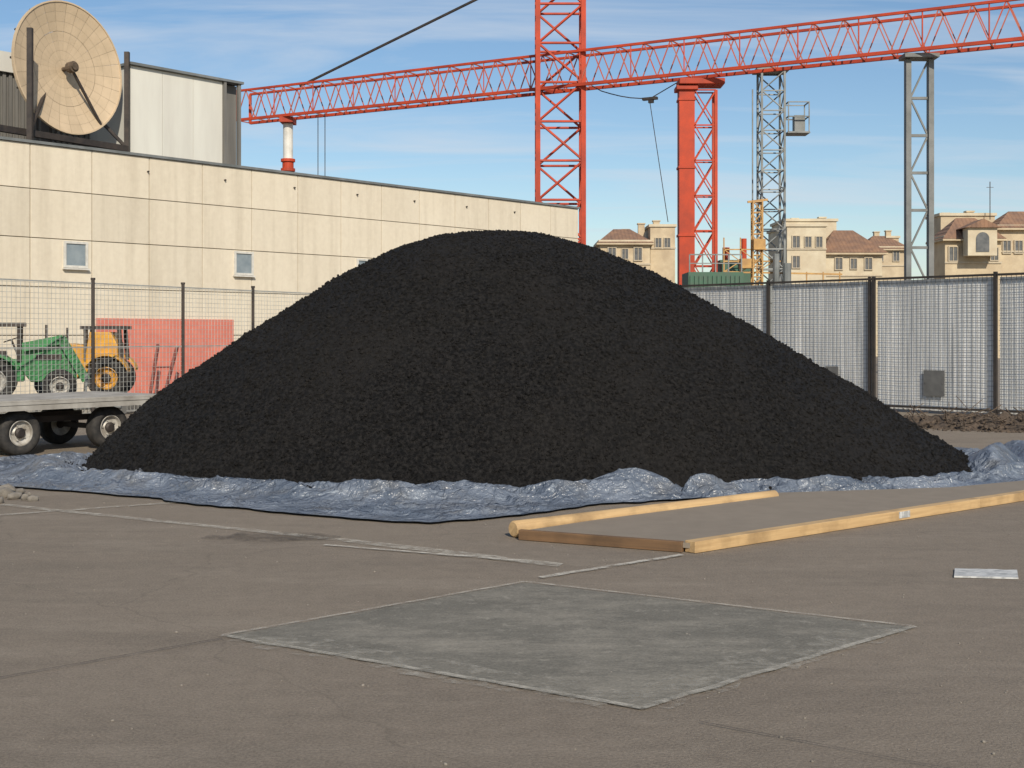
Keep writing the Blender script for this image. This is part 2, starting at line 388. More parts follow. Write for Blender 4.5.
tx=np.zeros((NT,NR)); ty=np.zeros((NT,NR)); te=np.zeros((NT,NR)); wxa=np.zeros((NT,NR)); wya=np.zeros((NT,NR))
for i in range(NT):
    th=-math.pi+2*math.pi*i/NT; ct,st=math.cos(th),math.sin(th)
    ro=np.interp(th,oa,orr); ro+=.09*noise.noise(Vector((ct*9,st*9,2)))+.05*noise.noise(Vector((ct*30,st*30,2)))
    rb=base_r(ct,st); ri=min(rb*.92,ro-.3)
    for j in range(NR):
        t=j/(NR-1); r=ri+(ro-ri)*t; x=ct*r;y=17+st*r
        tx[i,j]=x;ty[i,j]=y; e=min(1,(1-t)/.05); te[i,j]=e*e*(3-2*e)
        w1=noise.noise_vector(Vector((x*1.3,y*1.3,4))); w2=noise.noise_vector(Vector((x*3.5,y*3.5,9)))
        wxa[i,j]=x+.16*w1.x+.06*w2.x; wya[i,j]=y+.16*w1.y+.06*w2.y
def add_folds(acc,folds,p,sharp=2.0):
    for (x0,y0,ang,L,wd,h,cv) in folds:
        m=(np.abs(tx-x0)<L+.3+wd*2.5)&(np.abs(ty-y0)<L+.3+wd*2.5)
        if not m.any(): continue
        X_=wxa[m]-x0; Y_=wya[m]-y0; c,s=math.cos(ang),math.sin(ang)
        u=X_*c+Y_*s; v=-X_*s+Y_*c; v=v-cv*u*u
        tp=np.clip(1-(u/L)**2,0,1)**.8; ww=wd*(.6+.4*tp)
        acc[m]+=(h*tp*np.exp(-np.abs(v/ww)**sharp))**p
folds=[]
def tang(x,y): return math.atan2(y-17,x)+math.pi/2
# rolled bunches seen against the foot of the mound
for (x,y,h,L,wd,a) in [(1.15,12.80,.27,.50,.17,.1),(1.0,12.6,.17,.45,.10,-.2),(.45,12.64,.19,.50,.13,-.25),(1.9,12.95,.21,.30,.12,.5),(2.1,12.85,.12,.3,.08,.2),(-1.35,12.55,.19,.60,.15,-.15),(-1.0,12.35,.12,.45,.09,.1),(-.4,12.45,.14,.45,.11,.2),(-2.3,12.8,.15,.55,.13,-.4),(-3.0,13.1,.12,.4,.10,-.4),(3.1,13.1,.17,.55,.11,.1),(3.5,13.0,.11,.4,.08,.3),(4.1,13.25,.13,.4,.09,.3),(4.8,13.5,.15,.45,.12,.4),(5.65,15.3,.30,.8,.26,1.2),(6.1,14.9,.22,.7,.16,.8),(5.6,14.5,.16,.6,.13,.5),(6.3,16.2,.26,.7,.22,1.6),(6.6,15.5,.16,.6,.12,1.0),(-3.9,13.75,.14,.7,.15,-.4),(-4.4,14.0,.10,.5,.10,-.7),(-5.4,14.9,.20,.6,.22,-.9),(-5.0,14.3,.13,.5,.12,-.5)]:
    folds.append((x,y,a,L,wd,h,random.uniform(-.25,.25)))
for k in range(260):
    a=random.uniform(-math.pi*.98,.35); ct,st=math.cos(a),math.sin(a); rb=base_r(ct,st); d=abs(random.gauss(.20,.28))
    if random.random()<.35: d=random.uniform(.3,2.2)
    r=rb+d; x=ct*r;y=17+st*r; s_=math.exp(-d/.8)
    folds.append((x,y,tang(x,y)+random.gauss(0,.6),random.uniform(.2,.75),random.uniform(.03,.075),random.uniform(.05,.115)*(.35+.65*s_),random.uniform(-.7,.7)))
acc=np.zeros_like(tx); add_folds(acc,folds,2.5,1.6); z=acc**(1/2.5)
small=[]
for k in range(1500):
    a=random.uniform(-math.pi*.98,.35); ct,st=math.cos(a),math.sin(a); rb=base_r(ct,st); r=rb+random.uniform(-.05,1.9)
    x=ct*r;y=17+st*r
    small.append((x,y,random.uniform(0,3.14),random.uniform(.08,.32),random.uniform(.012,.028),random.uniform(.007,.020),random.uniform(-1.5,1.5)))
acc=np.zeros_like(tx); add_folds(acc,small,2.0,1.3); z+=acc**.5
z=z*te+.016+.008*(1-te)
qd=-(tx-1.29)*.65+(ty-9.54)*.76
k_=np.clip((qd-.7)/.25,0,1); m=(tx>0)&(qd<.95); z=np.where(m,z*k_+np.minimum(z,.028)*(1-k_),z)
tv=np.stack([tx,ty,z],2)
ii,jj=np.meshgrid(np.arange(NT),np.arange(NR-1),indexing='ij'); i2=(ii+1)%NT
tf=np.stack([ii*NR+jj,ii*NR+jj+1,i2*NR+jj+1,i2*NR+jj],2).reshape(-1,4)
tarp=npmesh('tarp',tv.reshape(-1,3),tf,'tarp'); tarp.data.polygons.foreach_set('use_smooth',[True]*len(tarp.data.polygons))
recenter(tarp); tag(tarp,'crumpled blue-grey plastic sheet spread under the black mound','tarp')
# ------------------------------------------------------------------ timber platform
A=gp(522,540);B=gp(690,553);Cc=gp(1024,500); D=gp(778,500)
d1=(Cc-B).normalized(); E=B+d1*7.2; s1=Vector((-d1.y,d1.x,0))
up=Vector((0,0,1))
ro=top('timber_platform',(1.2,10.6,0),'low plywood platform edged with planks and a round pole','platform')
mb=MB(); poly=[A,B,E,E+s1*.35,Vector((4.4,13.05,0)),D+s1*0]
vs=[(p.x,p.y,z) for z in (.035,.072) for p in poly]; k=len(poly)
mb.add(vs,[tuple(range(k,2*k)),tuple(reversed(range(k)))]+[(i,(i+1)%k,k+(i+1)%k,k+i) for i in range(k)]); mb.obj('board',['ply'],ro)
def plank(name,p,q,w,h,z,mat,bev=.004):
    mb=MB(); mb.beam((0,0,0),((q-p).length,0,0),w,h); 
    o=mb.obj(name,[mat],None,bevel=bev); o.parent=ro
    o.rotation_euler=(0,0,math.atan2((q-p).y,(q-p).x)); o.location=Vector((p.x,p.y,z))-Vector(ro['_o']); return o
Lp=3.9
plank('plank',B,B+d1*Lp,.10,.085,.0455,'wood'); plank('plank',B+d1*(Lp+.006),E,.097,.083,.0445,'wood')
ab=(B-A).normalized(); plank('plank',A-ab*.02,B-ab*.055,.05,.078,.042,'wooddark')
sp=gp(513,539)+Vector((0,.06,0)); pr_=.066
mb=MB(); L=(gp(775,503)-sp).length; prof=[(.001,0),(pr_-.012,0),(pr_,.012)]+[(pr_-.010*k/12,.012+k*(L-.024)/12) for k in range(1,13)]+[(pr_-.02,L),(.001,L)]
mb.lathe(prof,(0,0,0),(1,0,0),24); o=mb.obj('pole',['wood'],None,smooth=False); o.parent=ro
for p in o.data.polygons: p.use_smooth= p.index>=48 and p.index<24*14
qq=(gp(775,503)-sp); o.rotation_euler=(0,0,math.atan2(qq.y,qq.x)); o.location=Vector((sp.x,sp.y,.068))-Vector(ro['_o'])
lp=gp(893,519); t_=(lp-B).dot(d1); c=B+d1*t_-s1*.052+Vector((0,0,.052))
mb=MB(); mb.frame_box(c,d1,s1,up,.16,.006,.055); mb.obj('tag',['paper'],ro)
# white sheet on ground
mb=MB(); c=gp(986,575)
vs=[];fs=[]
for j in range(8):
    for i in range(15):
        u=i/14-.5;v=j/7-.5; x=u*.40+v*.10;y=v*.28-u*.06
        vs.append((c.x+x,c.y+y,.012+.004*noise.noise(Vector((u*5,v*4,3)))+.003*abs(v)*2))
for j in range(7):
    for i in range(14): fs.append((j*15+i,j*15+i+1,(j+1)*15+i+1,(j+1)*15+i))
nv=len(vs); vs+=[(x,y,.004) for x,y,z in vs[:]]; 
fs+= [tuple(reversed([a+nv for a in f])) for f in fs[:]]
bd=[i for i in range(15)]+[r*15+14 for r in range(1,8)]+[7*15+i for i in range(13,-1,-1)]+[r*15 for r in range(6,0,-1)]
for a,b in zip(bd,bd[1:]+bd[:1]): fs.append((b,a,a+nv,b+nv))
mb.add(vs,fs); o=mb.obj('packaging_sheet',['paper']); recenter(o); tag(o,'flat crumpled greyish white packaging sheet lying on the pavement','packaging')
for (x,y,s) in [(4,497,.10),(15,499,.08),(25,500,.06),(33,501,.045),(9,493,.08),(20,494,.06),(-8,500,.09),(0,503,.055),(29,496,.04)]:
    p=gp(x,y); v,f=rocks(np.array([[0,0,0]]),np.array([s]),.75); o=npmesh('rubble_chunk',v,f,'rubble'); o.location=(p.x,p.y,s*.4)
    b=o.modifiers.new('s','BEVEL'); b.width=.006
    tag(o,'small broken lump of grey concrete on the pavement','rubble','rubble lumps on the pavement')
n=3200; gx=rng.uniform(-6,7,n); gy=3.4+rng.random(n)**1.3*10; gs=np.clip(rng.lognormal(-5.8,.5,n),.0015,.009)
v,f=rocks(np.stack([gx,gy,gs*.3],1),gs,.7); o=npmesh('gravel',v,f,'rubble'); o['kind']='stuff'
# ------------------------------------------------------------------ left building
S0=Vector((-12.6,32,0)); U=Vector((.651,.759,0)).normalized(); NF=Vector((U.y,-U.x,0))
def s_of(px,off=0):
    k=(px-512)/F; o=S0-NF*off; return -(o.x-k*o.y)/(U.x-k*U.y)
def W(s,z,off=0): return S0+U*s-NF*off+Vector((0,0,z))
WT=6.45
b=top('industrial_building',S0+U*8,'long low building clad in cream concrete panels with rooftop plant room','building')
mb=MB(); s0,s1_=-10,s_of(578)
mb.frame_box(W((s0+s1_)/2,WT/2-.1,8.06),U,-NF,up,s1_-s0,16,WT-.2); mb.obj('core_wall',['joint'],b)
mb=MB(); pw=1.73; sst=s_of(30); rows=[(0.02,1.58),(1.6,2.81),(2.83,4.04),(4.06,5.27),(5.29,6.40)]
st=sst-7*pw
while st<s1_-.05:
    en=min(st+pw,s1_)
    for (a,c) in rows:
        if en-st>.1: mb.frame_box(W((st+en)/2,(a+c)/2,0.02),U,-NF,up,en-st-.024,.06,c-a,tint=random.choice([1,1,1,.98,.95,.92,1.02]))
    st=en
mb.obj('wall',['panel'],b,bevel=.006)
mb=MB()
for k in range(8):
    for (a,c) in rows: mb.frame_box(W(s1_+.02,(a+c)/2,1.06+k*2),U,-NF,up,.05,1.97,c-a,tint=random.choice([1,.95,.9]))
mb.obj('side_wall',['panel'],b)
mb=MB(); mb.frame_box(W((s0+s1_)/2,6.45,.06),U,-NF,up,s1_-s0+.1,.26,.07); mb.obj('coping',['steel'],b)
mb=MB(); mb.frame_box(W((s0+s1_)/2,6.32,8.3),U,-NF,up,s1_-s0-.3,15.5,.1); mb.obj('flat_roof',['roofdark'],b)
for i in range(1,8):
    mb=MB(); s=sst+pw*(1+1.5*i*.98)-pw*.5
    mb.cyl(W(s,6.02,-.01),W(s,6.02,-.07),.025,8); mb.obj('drain_spout',['dark'],b)
for px in (75,243,364):
    s=s_of(px); z=3.67; mb=MB()
    for (du,dz,w,h) in ((-.31,0,.06,.68),(.31,0,.06,.68),(0,.31,.56,.06),(0,-.31,.56,.06)): mb.frame_box(W(s+du,z+dz,-.02),U,-NF,up,w,.09,h)
    o=mb.obj('window',['frame'],b)
    mb=MB(); mb.frame_box(W(s,z,-.012),U,-NF,up,.56,.04,.56); mb.obj('pane',['glass'],b,parent=o)
    mb=MB(); mb.frame_box(W(s,z-.37,-.05),U,-NF,up,.74,.14,.04); mb.obj('sill',['frame'],b,parent=o)
sa,sb=s_of(95),s_of(232); mb=MB(); nP=3
for k in range(nP):
    a=sa+(sb-sa)*k/nP; c=sa+(sb-sa)*(k+1)/nP
    mb.frame_box(W((a+c)/2,1.03,-.06),U,-NF,up,c-a-.006,.05,2.02)
mb.obj('red_panel',['redwall'],b,bevel=.004)
# plant room
off=1.4; pa,pb=s_of(130,off),s_of(222,off); pe=s_of(239,off); pt=9.15
mb=MB(); mb.frame_box(W((pa+pb)/2,(6.3+pt)/2,off+2.5),U,-NF,up,pb-pa,5,pt-6.3)
wd=(pb-pa)/3
for k in range(3): mb.frame_box(W(pa+k*wd+wd/2,(6.3+pt)/2,off-.01),U,-NF,up,wd-.012,.03,pt-6.34)
po=mb.obj('plant_room',['cladwhite'],b)
mb=MB(); mb.frame_box(W((pb+pe)/2+.1,(6.3+pt)/2,off+2.6),U,-NF,up,pe-pb-.1,4.8,pt-6.35)
mb.frame_box(W(pe-.04,(6.3+pt)/2,off-.04),U,-NF,up,.1,.1,pt-6.3); mb.frame_box(W(pb+.05,(6.3+pt)/2,off-.05),U,-NF,up,.08,.12,pt-6.3)
mb.obj('end_bay',['cladgrey'],b,parent=po)
mb=MB(); mb.frame_box(W((pa+pe)/2,pt+.04,off+2.45),U,-NF,up,pe-pa+.15,5.2,.07); mb.obj('roof',['steel'],b,parent=po)
bk=1.9
mb=MB(); q0=s_of(-40,off); 
mb.frame_box(W((q0+pa)/2-2,(6.3+pt)/2-.05,off+bk+2),U,-NF,up,pa-q0+4,3.6,pt-6.4)
k=0
while k*.18<pa-q0+4: mb.frame_box(W(pa-.1-k*.18,(6.3+pt)/2-.05,off+bk+.17),U,-NF,up,.09,.06,pt-6.4); k+=1
mb.obj('louvre_wall',['cladgrey'],b,parent=po)
mb=MB(); mb.frame_box(W((q0+pa)/2-2,pt-.05,off+bk+.10),U,-NF,up,pa-q0+4,.1,.55); mb.obj('fascia',['cladwhite'],b,parent=po)
# ------------------------------------------------------------------ satellite dish
DY=34.8
dc=px_at(65,69,DY); R=66*DY/F
dn=Vector((.83,-.55,.06)).normalized(); 
d=top('satellite_dish',(dc.x,dc.y,6.37),'large beige satellite dish on a dark steel rooftop frame','satellite dish')
mb=MB(); a_=dn.cross(up).normalized(); b_=a_.cross(dn).normalized()
if a_.x<0: a_=-a_
ns=28; nr=7; dep=.26
def dp(r,th,o=0): return dc+dn*(dep*(r*r)-dep*.3+o)+a_*(R*.97*r*math.cos(th))+b_*(R*r*math.sin(th))
for i in range(ns):
    t0,t1=2*math.pi*i/ns+.002,2*math.pi*(i+1)/ns-.002; ti=random.choice([1,.97,.95,1.02,.99])
    for j in range(nr):
        r0,r1=(j/nr)+.002,((j+1)/nr)
        if j==0:r0=.03
        if j==3: r1-=.003
        q1=[dp(r0,t0),dp(r1,t0),dp(r1,t1),dp(r0,t1)]; q2=[dp(r0,t0,-.05),dp(r1,t0,-.05),dp(r1,t1,-.05),dp(r0,t1,-.05)]
        mb.add(q1,[(0,1,2,3)],tint=ti); mb.add(q2,[(3,2,1,0)],tint=.6)
mb.obj('reflector',['dish'],d)
mb=MB()
for i in range(56):
    t0,t1=2*math.pi*i/56,2*math.pi*(i+1)/56; mb.beam(dp(1,t0,-.02),dp(1,t1,-.02),.04,.08,up=dn)
mb.obj('rim',['dish'],d)
mb=MB()
for i in range(0,ns,2):
    t0=2*math.pi*i/ns
    for j in range(4): mb.beam(dp(j/4+.02,t0,-.10),dp((j+1)/4,t0,-.10),.05,.08,up=dn)
mb.obj('back_ribs',['dark'],d)
fc=dp(0,0)+dn*.32
mb=MB(); mb.cyl(dp(0,0),fc,.06,10); mb.cyl(fc-dn*.05,fc+dn*.14,.15,14); mb.cyl(fc+dn*.14,fc+dn*.20,.10,14); mb.obj('feed_horn',['bark'],d)
mb=MB(); mb.beam(fc,dp(.97,math.atan2(-1,.72)),.06); mb.obj('feed_strut',['dark'],d)
mb=MB(); back=dp(0,0,-.1)
mb.cyl(back,back-dn*.6,.16,10); mb.beam(back-dn*.6,Vector((back.x-dn.x*.6,back.y-dn.y*.6,6.4)),.22)
p1=px_at(30,28,33.0); p2=px_at(127,52,36.2)
for p in (p1,p2): mb.beam(Vector((p.x,p.y,6.37)),p,.13)
mb.beam(Vector((p1.x,p1.y,6.78))-U*1.6,Vector((p2.x,p2.y,6.78)),.16); mb.beam(Vector((p1.x,p1.y,6.5))-U*1.6,Vector((p2.x,p2.y,6.5)),.10)
mb.beam(Vector((p1.x,p1.y,6.8)),back-dn*.3,.08); mb.beam(Vector((p2.x,p2.y,6.8)),back-dn*.3,.08)
mb.obj('support_frame',['dark'],d)
# ------------------------------------------------------------------ left mesh fence
fa=Vector((-9.26,23.5,0)); fd=Vector((4.56,8.5,0)).normalized()
def fs_of(px): k=(px-512)/F; return -(fa.x-k*fa.y)/(fd.x-k*fd.y)
fr=top('mesh_fence',(-8,25.8,0),'tall pale welded wire mesh fence on slim dark posts','fence')
posts=[fs_of(93)-2*2.9,fs_of(93)-2.9,fs_of(93),fs_of(183),fs_of(253),fs_of(253)+2.8,fs_of(253)+5.6]
fh=2.6; fnn=Vector((fd.y,-fd.x,0))
for s in posts:
    mb=MB(); p=fa+fd*s; mb.cyl(p,p+up*(fh+.08),.035,10); mb.cyl(p+up*(fh+.08),p+up*(fh+.12),.045,10); mb.obj('post',['dark'],fr)
for a,c in zip(posts,posts[1:]):
    mb=MB(); L=c-a; n=int(L/.10)
    for i in range(1,n): p=fa+fd*(a+L*i/n); mb.beam(p+up*.05,p+up*fh,.007)
    for i in range(27): z=.08+i*(fh-.1)/26; mb.beam(fa+fd*(a+.04)+up*z,fa+fd*(c-.04)+up*z,.007)
    for z in (fh,1.35,.05): mb.beam(fa+fd*(a+.04)+up*(z+.012)-fnn*.01,fa+fd*(c-.04)+up*(z+.012)-fnn*.01,.026)
    mb.obj('mesh_panel',['wire'],fr)
# ------------------------------------------------------------------ right fence
ra=Vector((9.87,25.06,0)); rd=Vector((-5.6,6.14,0)).normalized(); RL=8.31
rn=Vector((-rd.y,rd.x,0)); rn=rn if rn.y<0 else -rn
fr=top('sheet_fence',(7,28.2,0),'weathered pale sheet fence behind wire mesh in dark frames','fence')
ts=[.066+.326*k for k in range(-2,6)]; fh=2.78
for k,t in enumerate(ts):
    mb=MB(); p=ra+rd*(t*RL)+rn*.06; 
    mb.frame_box(p+up*(fh/2+.03),rd,rn,up,.065,.06,fh+.06)
    if k==3: mb.frame_box(p+rd*.10+up*(fh/2+.03),rd,rn,up,.05,.05,fh+.06)
    mb.frame_box(p+up*.02,rd,rn,up,.22,.2,.04); mb.obj('post',['rust'],fr)
for a,c in zip(ts,ts[1:]):
    a*=RL;c*=RL
    mb=MB(); n=60; cor=[]
    for i in range(n*4+1):
        u=i/(n*4); s=a+.05+(c-a-.1)*u
        w=.014*noise.noise(Vector((s*1.3,0,0))); p=ra+rd*s-rn*(.016+w); cor.append(p)
    vs=[p+up*.06 for p in cor]+[p+up*(fh-.04+.02*noise.noise(Vector((p.x*2,0,5)))) for p in cor]; m_=len(cor)
    mb.add(vs,[(i,i+1,m_+i+1,m_+i) for i in range(m_-1)]); mb.obj('sheet_panel',['sheet'],fr,smooth=True)
    mb=MB(); L=c-a; n=int(L/.10)
    for i in range(1,n): p=ra+rd*(a+L*i/n)+rn*.014; mb.beam(p+up*.1,p+up*fh,.008)
    for i in range(28): z=.1+i*(fh-.1)/27; mb.beam(ra+rd*(a+.05)+up*z+rn*.022,ra+rd*(c-.05)+up*z+rn*.022,.008)
    mb.obj('mesh_panel',['wiredark'],fr)
    for z in (fh+.0,.12):
        mb=MB(); mb.beam(ra+rd*(a+.045)+up*z+rn*.07,ra+rd*(c-.045)+up*z+rn*.07,.045); mb.obj('rail',['rust'],fr)
def rf_s(px): k=(px-512)/F; return -(ra.x-k*ra.y)/(rd.x-k*rd.y)
for px,z,w,h in ((935,.62,.46,.52),(833,.78,.32,.28)):
    mb=MB(); p=ra+rd*rf_s(px)+rn*.045+up*z; mb.frame_box(p,rd,rn,up,w,.012,h)
    for sx in (-1,1): mb.frame_box(p+rd*(sx*(w/2-.04))+rn*.009,rd,rn,up,.03,.006,.03)
    mb.obj('plate',['plate'],fr)
# debris heap
mb=MB(); c=Vector((8.3,22.3,0)); G=60
vs=[];fs=[]
for j in range(G):
    for i in range(G):
        u=i/(G-1)*2-1;v=j/(G-1)*2-1; x=c.x+u*1.8;y=c.y+v*.9-u*.9; e=max(0,1-(u*u+v*v))
        z=.30*e**.7*(.5+1.0*abs(noise.noise(Vector((x*2.2,y*2.2,3)))))+e**.3*.10*noise.noise(Vector((x*7,y*7,3)))-.01; vs.append((x,y,z))
for j in range(G-1):
    for i in range(G-1): fs.append((j*G+i,j*G+i+1,(j+1)*G+i+1,(j+1)*G+i))
mb.add(vs,fs,0)
pp=[];ss=[]
for i in range(1500):
    u=rng.uniform(-1.1,1.1);v=rng.uniform(-1.2,.7)
    e=max(0,1-u*u-v*v)
    pp.append((c.x+u*1.85,c.y+v*.95-u*.9,.20*e**.7+.01)); ss.append(min(.05,max(.008,rng.lognormal(-4.0,.5))))
v,f=rocks(np.array(pp),np.array(ss),.7); mb.add([tuple(a) for a in v],[tuple(int(k) for k in a) for a in f],0)
for i in range(110):
    u=random.uniform(-.9,.9);v=random.uniform(-.9,.4); x=c.x+u*1.8;y=c.y+v*.9-u*.9; z=.2*max(0,1-u*u-v*v)**.7+.02
    a=random.uniform(0,6.28); l=random.uniform(.15,.5); dz=random.uniform(0,.7)*l
    mb.beam((x,y,z),(x+math.cos(a)*l,y+math.sin(a)*l,max(.02,z+dz)),random.uniform(.006,.014),mi=1)
o=mb.obj('debris_heap',['dirt','bark']); recenter(o); tag(o,'low heap of brown crumbly soil and broken twigs beside the fence','debris')
# ------------------------------------------------------------------ wheels
def wheel(root,c,axis,r,w,rimmat='rim',n=28):
    axis=Vector(axis).normalized(); c=Vector(c)
    mb=MB(); mb.lathe([(.001,-w*.30),(r*.22,-w*.30),(r*.24,w*.34),(r*.15,w*.42),(.001,w*.42)],c,axis,14); h=mb.obj('wheel',['dark'],root)
    mb=MB(); ri=r*.58
    mb.lathe([(ri,-w/2*.85),(r*.8,-w/2),(r*.95,-w/2*.85),(r,-w/2*.5),(r*.985,0),(r,w/2*.5),(r*.95,w/2*.85),(r*.8,w/2),(ri,w/2*.85),(ri*.97,0)],c,axis,n,close=True); mb.obj('tyre',['rubber'],root,smooth=True,parent=h)
    mb=MB(); mb.lathe([(ri*1.02,w*.40),(ri*.93,w*.43),(ri*.88,w*.20),(r*.35,w*.12),(r*.25,w*.22),(.001,w*.22)],c,axis,n)
    mb.lathe([(.001,-w*.2),(ri*.98,-w*.35)],c,axis,n)
    u=axis.cross(up).normalized()
    for k in range(5):
        a=2*math.pi*k/5; mb.cyl(c+axis*w*.14+(u*math.cos(a)+up*math.sin(a))*r*.33,c+axis*w*.25+(u*math.cos(a)+up*math.sin(a))*r*.33,r*.045,6)
    mb.obj('rim',[rimmat],root,smooth=False,parent=h); return h
# ------------------------------------------------------------------ trailer
tA=Vector((-6.61,17.3,0)); tdv=Vector((.61,.79,0)).normalized(); tnn=Vector((tdv.y,-tdv.x,0))
tr=top('flatbed_trailer',(-6.8,18,0),'low flatbed trailer with weathered deck and four small wheels','trailer')
mb=MB(); Lc=tA+tdv*(-.55)-tnn*.55; 
mb.frame_box(Lc+up*.70-tdv*.35,tdv,tnn,up,6.2,1.75,.04,0)
for k in range(7): mb.frame_box(Lc-tdv*.35+tnn*(-.75+.25*k)+up*.732,tdv,tnn,up,6.2,.235,.02,0)
mb.obj('deck',['deck'],tr)
mb=MB()
for sd in (.84,-.84): mb.frame_box(Lc+tnn*sd+up*.64-tdv*.35,tdv,tnn,up,6.2,.05,.07)
for k in range(9): mb.frame_box(Lc-tdv*(.35-2.9+k*.72)+up*.64,tdv,tnn,up,.06,1.6,.07)
mb.frame_box(Lc+tdv*2.78+up*.68,tdv,tnn,up,.05,1.8,.11)
mb.obj('chassis',['deck'],tr)
mb=MB()
for s in (0,1.39): mb.beam(tA+tdv*s+up*.30,tA+tdv*s+up*.30-tnn*1.2,.07)
for sd in (-.15,-1.05): mb.beam(tA-tdv*.3+tnn*sd+up*.45,tA+tdv*1.7+tnn*sd+up*.45,.08)
mb.obj('axle',['dark'],tr)
for s in (0,1.39):
    wheel(tr,tA+tdv*s+up*.30+tnn*.05,tnn,.30,.22); wheel(tr,tA+tdv*s+up*.30-tnn*1.15,-tnn,.30,.22)
# ------------------------------------------------------------------ loading plinth and tractors behind fence
pz=.26
pc_=px_at(40,335,27.5); r=top('loading_plinth',(pc_.x,pc_.y,0),'low concrete loading plinth behind the mesh fence','plinth')
mb=MB(); mb.box((pc_.x-1.4,pc_.y+.2,pz/2-.01),(7.2,3.6,pz-.02)); mb.obj('slab',['plinth'],r,bevel=.02)
mb=MB(); mb.box((pc_.x-1.4,pc_.y-1.64,pz-.05),(7.22,.06,.1)); mb.obj('edge_strip',['steel'],r)
def tractor(root,o,dv,col,sc=1.0,body=False,arms=False):
    dv=Vector(dv).normalized(); sv=Vector((dv.y,-dv.x,0)); o=Vector(o)
    def P(x,y,z): return o+(dv*x+sv*y+up*z)*sc
    mb=MB(); hood=[(-.15,.75),(-.15,1.18),(.25,1.24),(.78,1.18),(.97,1.02),(1.0,.45),(.1,.42)]
    vs=[P(x,y,z) for y in (-.33,.33) for x,z in hood]; k=len(hood)
    mb.add(vs,[tuple(range(k)),tuple(reversed(range(k,2*k)))]+[(i,k+i,k+(i+1)%k,(i+1)%k) for i in range(k)])
    mb.frame_box(P(-.45,0,.66),dv,sv,up,.85*sc,.6*sc,.46*sc); mb.obj('hood',[col],root,bevel=.025)
    if body:
        mb=MB(); pr=[(-.84,.72),(-.84,1.2),(-.68,1.5),(-.20,1.5),(-.12,1.0),(-.12,.72)]; vs=[P(x,y,z) for y in (-.40,.40) for x,z in pr]; k=len(pr)
        mb.add(vs,[tuple(range(k)),tuple(reversed(range(k,2*k)))]+[(i,k+i,k+(i+1)%k,(i+1)%k) for i in range(k)]); mb.obj('engine_cover',[col],root,bevel=.025)
    for sd in (-1,1):
        mb=MB(); 
        for j in range(8):
            a0,a1=math.radians(35+j*16),math.radians(35+(j+1)*16)
            c=(-.62,.45); q=[(c[0]+math.cos(a)*.51,c[1]+math.sin(a)*.51) for a in (a0,a1)]
            q=[P(q[0][0],sd*.345,q[0][1]),P(q[1][0],sd*.345,q[1][1]),P(q[1][0],sd*.68,q[1][1]),P(q[0][0],sd*.68,q[0][1])]
            mb.add(q+[a+up*.06*sc for a in q],[(0,1,2,3),(7,6,5,4),(3,2,6,7),(1,0,4,5)])
        mb.obj('mudguard',[col],root)
        wheel(root,P(-.62,sd*.50,.45),sv*sd,.45*sc,.30*sc,'rim' if not body else 'yellow'); wheel(root,P(.66,sd*.44,.34),sv*sd,.34*sc,.24*sc,'rim')
    mb=MB()
    for x,y in ((-.92,.36),(-.92,-.36),(-.12,.34),(-.12,-.34)): mb.beam(P(x,y,.85),P(x*.94,y,1.56),.08*sc)
    mb.frame_box(P(-.5,0,1.6),dv,sv,up,1.0*sc,.84*sc,.08*sc); mb.obj('cab_frame',['dark'],root)
    if not body:
        mb=MB(); mb.frame_box(P(-.62,0,.96),dv,sv,up,.5*sc,.56*sc,.2*sc); mb.frame_box(P(-.82,0,1.22),dv,sv,up,.12*sc,.56*sc,.52*sc); mb.obj('seat',['dark'],root,bevel=.02)
        mb=MB(); c_=P(-.28,0,1.28); mb.beam(P(-.15,0,.95),c_,.04); mb.lathe([(.15*sc,0),(.165*sc,.012),(.15*sc,.024),(.14*sc,.012)],c_,dv*-.35+up,16,close=True); mb.obj('steering_wheel',['dark'],root)
    mb=MB(); mb.frame_box(P(1.01,0,.76),dv,sv,up,.02,.4*sc,.3*sc); mb.obj('grille',['dark'],root)
    mb=MB(); mb.frame_box(P(.45,.336,.93),dv,sv,up,.5*sc,.012,.12*sc); mb.obj('side_vent',['dark'],root)
    mb=MB(); mb.cyl(P(.4,.12,1.14),P(.4,.12,1.6),.03*sc,8); mb.obj('exhaust',['dark'],root)
    if arms:
        for sd in (-.42,.42):
            mb=MB(); mb.beam(P(-.05,sd,1.14),P(.72,sd,1.30),.08*sc,.18*sc); mb.beam(P(.68,sd,1.34),P(1.18,sd,.45),.08*sc,.18*sc); mb.obj('loader_arm',[col],root)
        mb=MB(); pr=[(1.16,.58),(1.14,.12),(1.4,.05),(1.42,.09),(1.19,.17),(1.21,.58)]; vs=[P(x,y,z) for y in (-.6,.6) for x,z in pr]; k=len(pr)
        mb.add(vs,[(i,k+i,k+(i+1)%k,(i+1)%k) for i in range(k)]+[tuple(range(k)),tuple(reversed(range(k,2*k)))]); mb.obj('bucket',['steel'],root)
p=px_at(26,335,26.4); p.z=pz-.02
t1=top('tractor',p,'compact green tractor with front loader and dark cab frame','tractor'); tractor(t1,p,(1,.35,0),'green',.98,False,True)
p=px_at(84,335,28.6); p.z=pz-.02
t2=top('tractor',p,'small yellow machine with boxy body and black wheels','tractor'); tractor(t2,p,(-1,-.10,0),'yellow',.95,True,False)
s=s_of(138); hf=top('steel_trestle',W(s,0,-.7),'dark red steel trestle leaning beside the red panel','trestle'); mb=MB()
mb.beam(W(s-.5,0,-1.3),W(s-.05,1.35,-1.0),.07); mb.beam(W(s+.55,1.3,-1.0),W(s-.05,.05,-1.3),.07); mb.beam(W(s-.3,.75,-1.15),W(s+.25,.75,-1.15),.04)
mb.obj('frame',['trestle'],hf)
